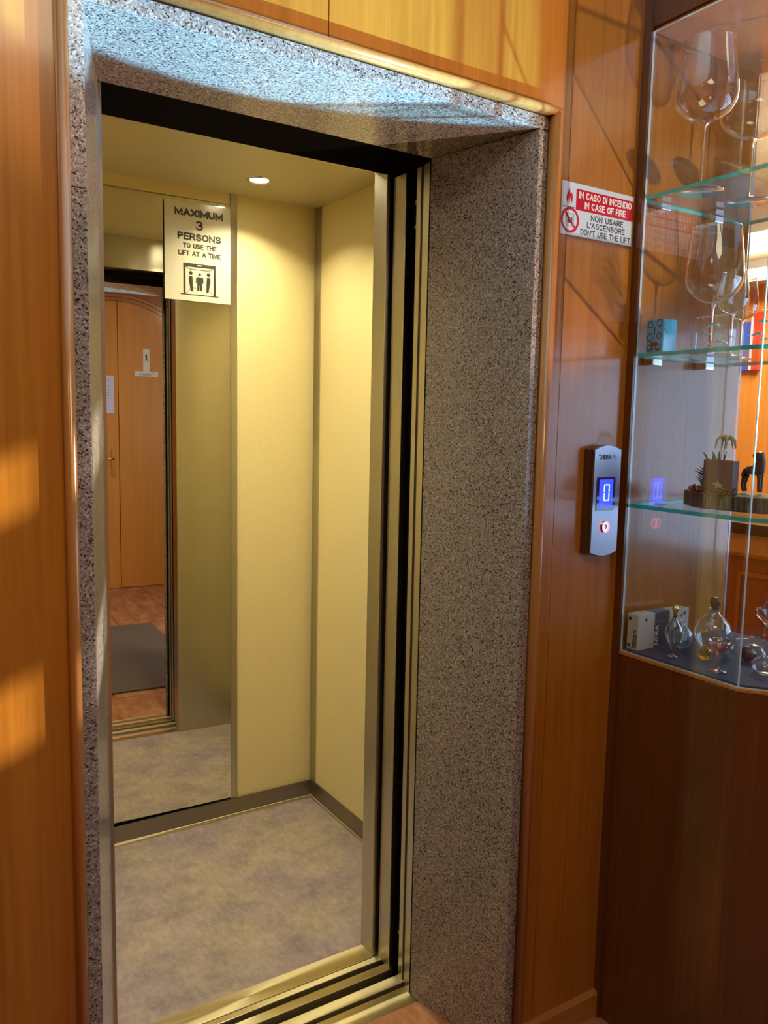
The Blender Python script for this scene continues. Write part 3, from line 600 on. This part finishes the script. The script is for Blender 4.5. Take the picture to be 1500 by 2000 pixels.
for i in range(22):
    y = 1.122+random.uniform(-.012, .010); z = 1.275+.095*i/22 if i < 11 else 1.345
    if i < 11: b.tube([(1.53, 1.112, z), (1.528+random.uniform(-.004, .004), 1.122+random.uniform(0, .014), z+.008)], [.0028, .0006], 5)
    else: b.tube([(1.53+random.uniform(-.01, .01), 1.07+(i-11)*.004, 1.338), (1.53+random.uniform(-.014, .014), 1.072+(i-11)*.004, 1.352+random.uniform(0, .012))], [.0028, .0006], 5)
b.build('sprigs', GRN, parent=ct_)
CORAL = simple('red_coral', (.25, .05, .04), .7); STAR = simple('pale_star', (.55, .45, .28), .8)
co = MBU(); random.seed(5)
for i in range(16):
    x, y = 1.504+random.uniform(-.010, .004), 1.075+random.uniform(-.045, .05)
    co.tube([(x, y, 1.2745), (x+random.uniform(-.008, .004), y+random.uniform(-.012, .012), 1.279+random.uniform(0, .010)), (x+random.uniform(-.01, .006), y+random.uniform(-.02, .02), 1.276+random.uniform(0, .012))], [.0032, .0028, .001], 6)
co.build('coral_sprig', CORAL, label='dull red branching coral lying before the maroon card box', cat='ornament')
b = MBU(); sp = [(( .016 if i % 2 == 0 else .006)*math.cos(i*PI/5), (.016 if i % 2 == 0 else .006)*math.sin(i*PI/5)) for i in range(10)]
b.prism([(1.058+u, 1.292+v*.55) for u, v in sp], 1.499, 1.502, axis='x'); b.rot(.25, (1.50, 1.058, 1.292), axis='X'); b.build('starfish', STAR, label='tiny pale starfish leaning on the maroon card box', cat='ornament')
# dog figurine, one continuous body
DOG = simple('dark_bronze', (.07, .06, .06), .35, .3)
dm = bpy.data.meshes.new('dog_figurine'); V_ = [(0, .018, .050), (0, .031, .049), (0, .003, .052), (0, -.002, .066), (0, .001, .080), (0, .010, .083), (0, .021, .081),
      (-.005, .000, .034), (-.005, -.001, .003), (.005, .000, .034), (.005, -.001, .003), (-.005, .033, .036), (-.005, .037, .018), (-.005, .033, .003), (.005, .033, .036), (.005, .037, .018), (.005, .033, .003), (0, .038, .050), (0, .043, .036), (-.004, .000, .090), (.004, .000, .090)]
E_ = [(0, 1), (0, 2), (2, 3), (3, 4), (4, 5), (5, 6), (2, 7), (7, 8), (2, 9), (9, 10), (1, 11), (11, 12), (12, 13), (1, 14), (14, 15), (15, 16), (1, 17), (17, 18), (4, 19), (4, 20)]
RAD = [.0085, .0088, .0108, .0088, .0092, .0072, .0055, .0042, .0032, .0042, .0032, .0052, .0036, .0032, .0052, .0036, .0032, .0022, .0012, .0025, .0025]
dm.from_pydata(V_, E_, []); dog = bpy.data.objects.new('dog_figurine', dm); COL.objects.link(dog)
dog.location = (1.603, 1.030, 1.281); dog.rotation_euler = (0, 0, math.radians(4)); dm.materials.append(DOG)
sk = dog.modifiers.new('skin', 'SKIN'); sk.use_smooth_shade = True
for i, r_ in enumerate(RAD): dm.skin_vertices[0].data[i].radius = (r_, r_)
dm.skin_vertices[0].data[0].use_root = True
sb = dog.modifiers.new('sub', 'SUBSURF'); sb.levels = 2; sb.render_levels = 2
tag(dog, 'small dark standing dog figurine at the right end of the wood slice', 'figurine')
TAGW = simple('white_card', (.85, .82, .78), .5)
MB().box(1.463, 1.476, 1.166, 1.190, 1.2476, 1.2520).build('price_tag', TAGW, label='tiny blank white tag lying at the left of the lowest shelf', cat='tag')

# ---- case floor
CARD = simple('off_white_card', (.62, .58, .50), .5); TEAL = simple('dark_teal_card', (.02, .055, .075), .35)
zf = .9142
def pack(x, y, wx, wy, h, m, label, deco=None, mt=INK, rot=0, name='small_carton'):
    t = thing(name, (x, y, zf), label, 'box', None)
    q = MB().box(x-wx/2, x+wx/2, y-wy/2, y+wy/2, zf, zf+h); q.build('carton', m, parent=t, bevel=.0012)
    MB().box(x-wx/2-.0003, x+wx/2+.0003, y-wy/2-.0003, y+wy/2+.0003, zf+h*.71, zf+h*.715).build('lid_line', GREYP, parent=t)
    if deco: deco(t)
    t.rotation_euler = (0, 0, rot); return t
def put_side_text(t, s, m, facing, fixed, a0, a1, z0, z1):
    """letters running upwards on a face that looks towards -x or -y"""
    if facing == '-x': f = lambda a, k: (fixed, a1+k, z0+a)
    else: f = lambda a, k: (a1-k, fixed, z0+a)
    return strokes('lettering', s, m, t, f, z1-z0, abs(a1-a0), .17)
def d1(t):
    put_side_text(t, 'PERSISTI', INK, '-x', 1.4450-.0006, 1.2125, 1.2015, zf+.006, zf+.046)
    for zz in (.071, .010): MB().prism([(1.2225+.0042*math.cos(a*PI/6), zf+zz+.0042*math.sin(a*PI/6)) for a in range(12)], 1.4443, 1.4448, axis='x').build('seal_mark', INK, parent=t)
    b = MB(); b.prism([(1.472+.004*math.cos(a*PI/3), zf+.069+.004*math.sin(a*PI/3)) for a in range(6)], 1.1987, 1.1992, axis='y'); b.build('emblem', INK, parent=t)
pack(1.4735, 1.2145, .057, .030, .083, CARD, 'white little carton standing at the left end of the case floor', d1)
def d2(t): put_side_text(t, 'NERA', WHITE, '-y', 1.2056, 1.511, 1.524, zf+.004, zf+.050)
pack(1.533, 1.221, .050, .030, .082, TEAL, 'dark teal little carton between the two white ones', d2)
def d3(t):
    b = MB(); b.prism([(1.612+.004*math.cos(a*PI/3), zf+.069+.004*math.sin(a*PI/3)) for a in range(6)], 1.2037, 1.2042, axis='y'); b.build('emblem', INK, parent=t)
pack(1.595, 1.2195, .068, .030, .080, CARD, 'white little carton behind the round glass jars', d3)

def bottle(x, y, prof, m, label, stopper=None, cat='glass ornament', name='glass_bottle', tilt=None, group=None):
    t = thing(name, (x, y, zf), label, cat, group)
    MB().lathe(prof, (x, y, zf), 40).build('body', m, parent=t)
    if stopper:
        pr, mm = stopper; MB().lathe(pr, (x, y, zf), 28).build('stopper', mm, parent=t)
    return t
SMOKE = thin_glass('smoky_glass', (.55, .62, .64), gloss=1.4, blend=.45, base=.10)
CLEARB = thin_glass('clear_jar', (.90, .93, .93), gloss=1.5, blend=.45, base=.09)
IRID = thin_glass('blue_sheen_glass', (.70, .86, .92), gloss=1.5, blend=.5, base=.14)
bottle(1.478, 1.128, [(.002, .0005), (.011, .001), (.011, .003), (.0015, .006), (.0015, .014), (.006, .022), (.015, .040), (.0195, .056), (.018, .068), (.009, .080), (.005, .088), (.005, .094), (.008, .096)], SMOKE,
       'slim pear shaped smoky glass bottle on a small foot near left cartons', ([(0, .118), (.004, .117), (.007, .111), (.006, .104), (.0035, .098), (.0035, .090), (0, .089)], BRASS))
bottle(1.555, 1.165, [(0, .001), (.012, .001), (.02, .010), (.0245, .026), (.022, .042), (.012, .052), (.006, .058), (.006, .064)], IRID, 'round pale blue glass bottle in front of the rear white carton', ([(0, .082), (.005, .080), (.006, .074), (.003, .066), (.003, .060), (0, .059)], CRYS))
bottle(1.592, 1.110, [(0, .001), (.018, .001), (.030, .012), (.039, .032), (.041, .050), (.034, .070), (.020, .084), (.012, .092), (.010, .100), (.014, .103)], CLEARB, 'largest round clear glass jar with a brown stopper', ([(0, .128), (.008, .127), (.012, .121), (.011, .112), (.008, .106), (.008, .100), (0, .099)], simple('brown_stopper', (.10, .03, .02), .3)), name='glass_jar')
# pink stemmed glass
pk_ = thing('pink_stemmed_cup', (1.478, 1.015, zf), 'miniature pink stemmed glass with a wide foot in front', 'glass ornament')
MB().lathe([(0, .0005), (.0185, .0005), (.0185, .002), (.004, .005), (.0012, .010), (.0012, .032), (.004, .036)], (1.478, 1.015, zf), 32).build('foot', PINK, parent=pk_)
MB().lathe([(0, .0362), (.010, .040), (.017, .047), (.021, .058), (.0225, .066), (.0215, .066), (.0205, .058), (.016, .049), (.009, .042), (0, .040)], (1.478, 1.015, zf), 36).build('cup', PINK, parent=pk_)
# small amber piece
bottle(1.53, 1.085, [(0, .001), (.010, .001), (.0125, .008), (.0115, .018), (.006, .024), (.003, .030), (0, .031)], GOLDT, 'tiny amber glass bottle beside the large jar', name='amber_bottle')
# red tipped pipette
pp = thing('red_tipped_pipette', (1.66, 1.065, zf), 'thin clear glass stick with a red tip lying behind the pane corner', 'glass ornament')
MB().tube([(1.648, 1.090, zf+.030), (1.660, 1.068, zf+.036), (1.676, 1.048, zf+.040)], .0022, 8).tube([(1.652, 1.100, zf+.0028), (1.648, 1.090, zf+.030)], .0022, 8).build('stick', CRYS, parent=pp)
MB().tube([(1.676, 1.048, zf+.040), (1.686, 1.036, zf+.042)], [.003, .0055], 10).build('tip', simple('red_tip', (.6, .02, .03), .2), parent=pp)
# dark ball and clear dome
dk = thing('glass_snail', (1.60, 1.020, zf), 'clear glass dome with a dark round lump beside the pane corner', 'glass ornament')
MB().ball((1.597, 1.026, zf+.0185), .0175, m=0).build('dark_lump', simple('dark_violet_lump', (.03, .015, .03), .4), parent=dk)
MB().lathe([(.026, .001), (.027, .012), (.023, .027), (.013, .038), (0, .042)], (1.605, 1.016, zf), 32).build('dome', CLEARB, parent=dk)
# glass figure with round foot and ball
fg = thing('glass_ball_figure', (1.548, .951, zf), 'clear glass figure with bulb foot and a raised ball at right', 'glass ornament')
fx, fy = 1.548, .951
MB().lathe([(0, .0005), (.019, .001), (.027, .010), (.029, .020), (.024, .030), (.013, .036), (.0085, .042), (.008, .070), (.012, .078), (.0085, .086), (.010, .094), (.006, .104)], (fx, fy, zf), 40).build('bulb_foot', CLEARB, parent=fg)
MB().ball((fx+.002, fy-.006, zf+.138), .0205).build('ball', IRID, parent=fg)
MB().tube([(fx, fy, zf+.100), (fx, fy+.012, zf+.113), (fx, fy+.026, zf+.121), (fx, fy+.030, zf+.132), (fx, fy+.022, zf+.137), (fx, fy+.018, zf+.130)], [.004, .0045, .004, .003, .0025, .0025], 10).build('curled_arm', CRYS, parent=fg)

# ------------------------------------------------------------------ reception beyond the case
rd = thing('reception_desk', (2.65, 2.1, 0), 'wooden reception desk with black counter seen through the display case', 'reception desk')
MB().box(2.40, 2.85, 1.12, 3.2, 1.076, 1.112).build('countertop', simple('black_counter', (.03, .028, .03), .15), parent=rd, bevel=.003)
MB().box(2.425, 2.80, 1.14, 3.18, 1.008, 1.0755).build('tan_band', simple('tan_band', (.66, .45, .24), .4), parent=rd)
MB().box(2.418, 2.80, 1.14, 3.18, 1.0, 1.0075).build('edge_moulding', WOODTRIM, parent=rd)
MB().box(2.44, 2.80, 1.14, 3.18, 0, .9995).build('front_panel', WOODDESK, parent=rd)
b = MB()
for y0_ in (1.18, 1.68, 2.18, 2.68):
    for a0, a1, z0, z1 in ((y0_, y0_+.44, .935, .95), (y0_, y0_+.44, .15, .165), (y0_, y0_+.015, .165, .935), (y0_+.425, y0_+.44, .165, .935)): b.box(2.430, 2.4395, a0, a1, z0, z1)
b.build('panel_moulding', WOODTRIM, parent=rd)
st(MB().box(3.6, 3.7, 1.0, 4.2, 0, 2.10), 'wall_reception_panel', WOODBRIGHT, label='bright orange wood wall behind the reception desk')
st(MB().box(3.5, 4.2, 1.0, 4.2, 2.10, 2.16).box(3.56, 3.7, 1.0, 4.2, 2.24, 2.34), 'trim_3', PLASTER, label='pale ledge above the orange reception wall')
ps = thing('logo_board', (3.59, 2.42, 1.72), 'blue, white and red upright board on the orange reception wall', 'sign')
MB().box(3.583, 3.599, 2.405, 2.47, 1.70, 1.93).build('blue_field', simple('royal_blue', (.06, .12, .55), .4), parent=ps)
MB().box(3.581, 3.599, 2.39, 2.4049, 1.70, 1.95).build('white_stripe', WHITE, parent=ps)
MB().box(3.579, 3.599, 2.355, 2.3899, 1.70, 1.97).build('red_stripe', simple('orange_red', (.75, .05, .02), .4), parent=ps)
mn = thing('computer_monitor', (2.55, 1.43, 1.112), 'dark computer monitor standing on the reception counter', 'monitor')
MB().box(2.55, 2.575, 1.16, 1.535, 1.20, 1.52).build('screen', simple('dark_screen', (.03, .035, .045), .12), parent=mn, bevel=.006)
MB().box(2.56, 2.58, 1.33, 1.37, 1.118, 1.20).box(2.545, 2.64, 1.26, 1.39, 1.1125, 1.1195).build('stand', RUBBER, parent=mn)
MB().box(2.46, 2.54, 1.40, 1.505, 1.1125, 1.165).build('blue_tray', simple('blue_plastic', (.02, .05, .30), .3), label='low blue plastic tray on the reception counter', cat='tray')

# ------------------------------------------------------------------ door wall seen in the mirror
yd = -1.545; DX = -.248; CX, CZ2, R_ = 1.705+DX, 1.63, .70
def arcpts(r, n, a0, a1): return [(CX+r*math.cos(a0+(a1-a0)*i/n), CZ2+r*math.sin(a0+(a1-a0)*i/n)) for i in range(n+1)]
d1_ = MB().prism([(CX+.003, .004)] + [(CX+R_, .004)] + arcpts(R_, 24, 0, PI/2-.004), yd, yd+.020, axis='y').build('door_1', WOODDOOR, kind='structure', label='arched double wooden door reflected in the lift mirror')
MB().prism([(CX-.003, .004)] + arcpts(R_, 24, PI/2+.004, PI) + [(CX-R_, .004)], yd, yd+.020, axis='y').build('second_leaf', WOODDOOR, parent=d1_)
hd = MB().prism([(1.643+DX+.016+.016*math.cos(a*PI/8), (1.14 if a <= 8 else .935)+.012*math.sin(a*PI/8)) for a in range(17)], yd+.0205, yd+.026, axis='y').build('door_handle', BRASS, parent=d1_)
MB().tube([(1.659+DX, yd+.026, 1.075), (1.659+DX, yd+.055, 1.075), (1.60+DX, yd+.058, 1.072), (1.545+DX, yd+.056, 1.070)], .007, 8).build('lever', BRASS, parent=hd)
b = MB(); n = 48
for i in range(n):
    a, c = PI*i/n, PI*(i+1)/n
    for r0, r1, dp_ in ((R_+.001, R_+.028, .032), (R_+.030, R_+.052, .042)):
        b.prism([(CX+r0*math.cos(a), CZ2+r0*math.sin(a)), (CX+r1*math.cos(a), CZ2+r1*math.sin(a)), (CX+r1*math.cos(c), CZ2+r1*math.sin(c)), (CX+r0*math.cos(c), CZ2+r0*math.sin(c))], yd, yd+dp_, axis='y')
for s_ in (-1, 1):
    for r0, r1, dp_ in ((R_+.001, R_+.028, .032), (R_+.030, R_+.052, .042)): b.box(*sorted((CX+s_*r0, CX+s_*r1)), yd, yd+dp_, 0, CZ2)
b.build('door_casing', WOODTRIM, parent=d1_)
PAPW = simple('door_paper', (.72, .72, .88), .6); PAPC = simple('cream_label', (.90, .84, .66), .5)
yn = yd+.0205
nt_ = thing('paper_notice', (1.60+DX, yn, 1.44), 'pale lilac paper notice on the arched door, seen in the mirror', 'notice')
MB().box(1.53+DX, 1.671+DX, yn, yn+.001, 1.44, 1.74).build('sheet', PAPW, parent=nt_)
for z in (1.70, 1.655, 1.62, 1.60, 1.58, 1.56): MB().box(1.555+DX, 1.645+DX, yn+.0012, yn+.0016, z, z+.003).build('printed_line', GREYP, parent=nt_)
MB().box(1.55+DX, 1.60+DX, yn+.0012, yn+.0016, 1.465, 1.48).build('printed_logo', GREYP, parent=nt_)
nu = thing('door_pictogram', (1.93+DX, yn, 1.79), 'narrow white upright label above the name strip on the arched door', 'label')
MB().box(1.905+DX, 1.955+DX, yn, yn+.001, 1.786, 1.966).build('sheet', PAPC, parent=nu)
MB().prism([(a_+DX, c_) for a_, c_ in ((1.922, 1.87), (1.926, 1.895), (1.920, 1.905), (1.930, 1.93), (1.938, 1.905), (1.934, 1.895), (1.945, 1.865), (1.936, 1.872), (1.93, 1.885), (1.928, 1.87))], yn+.0011, yn+.0016, axis='y').build('figure_print', INK, parent=nu)
nl = thing('door_label', (1.93+DX, yn, 1.745), 'white horizontal name strip on the arched door, seen in the mirror', 'label')
MB().box(1.838+DX, 2.025+DX, yn, yn+.001, 1.745, 1.785).build('sheet', PAPC, parent=nl)
t_ = text('lettering', 'Toilettes', INK, nl, 1.872+DX, 1.995+DX, 1.765, .020, yn+.0014, 0)
for v in t_.data.vertices: v.co.x = (1.872+1.995+2*DX) - (v.co.x + nl.location.x) - nl.location.x
# door mat
MB().prism([(.30, -.245), (1.408, -.245), (1.408, 1.13), (.30, 1.13)], .0005, .009).build('door_mat', MATF, label='large dark brown mat on the landing floor, seen in the mirror', cat='door mat', bevel=.002)
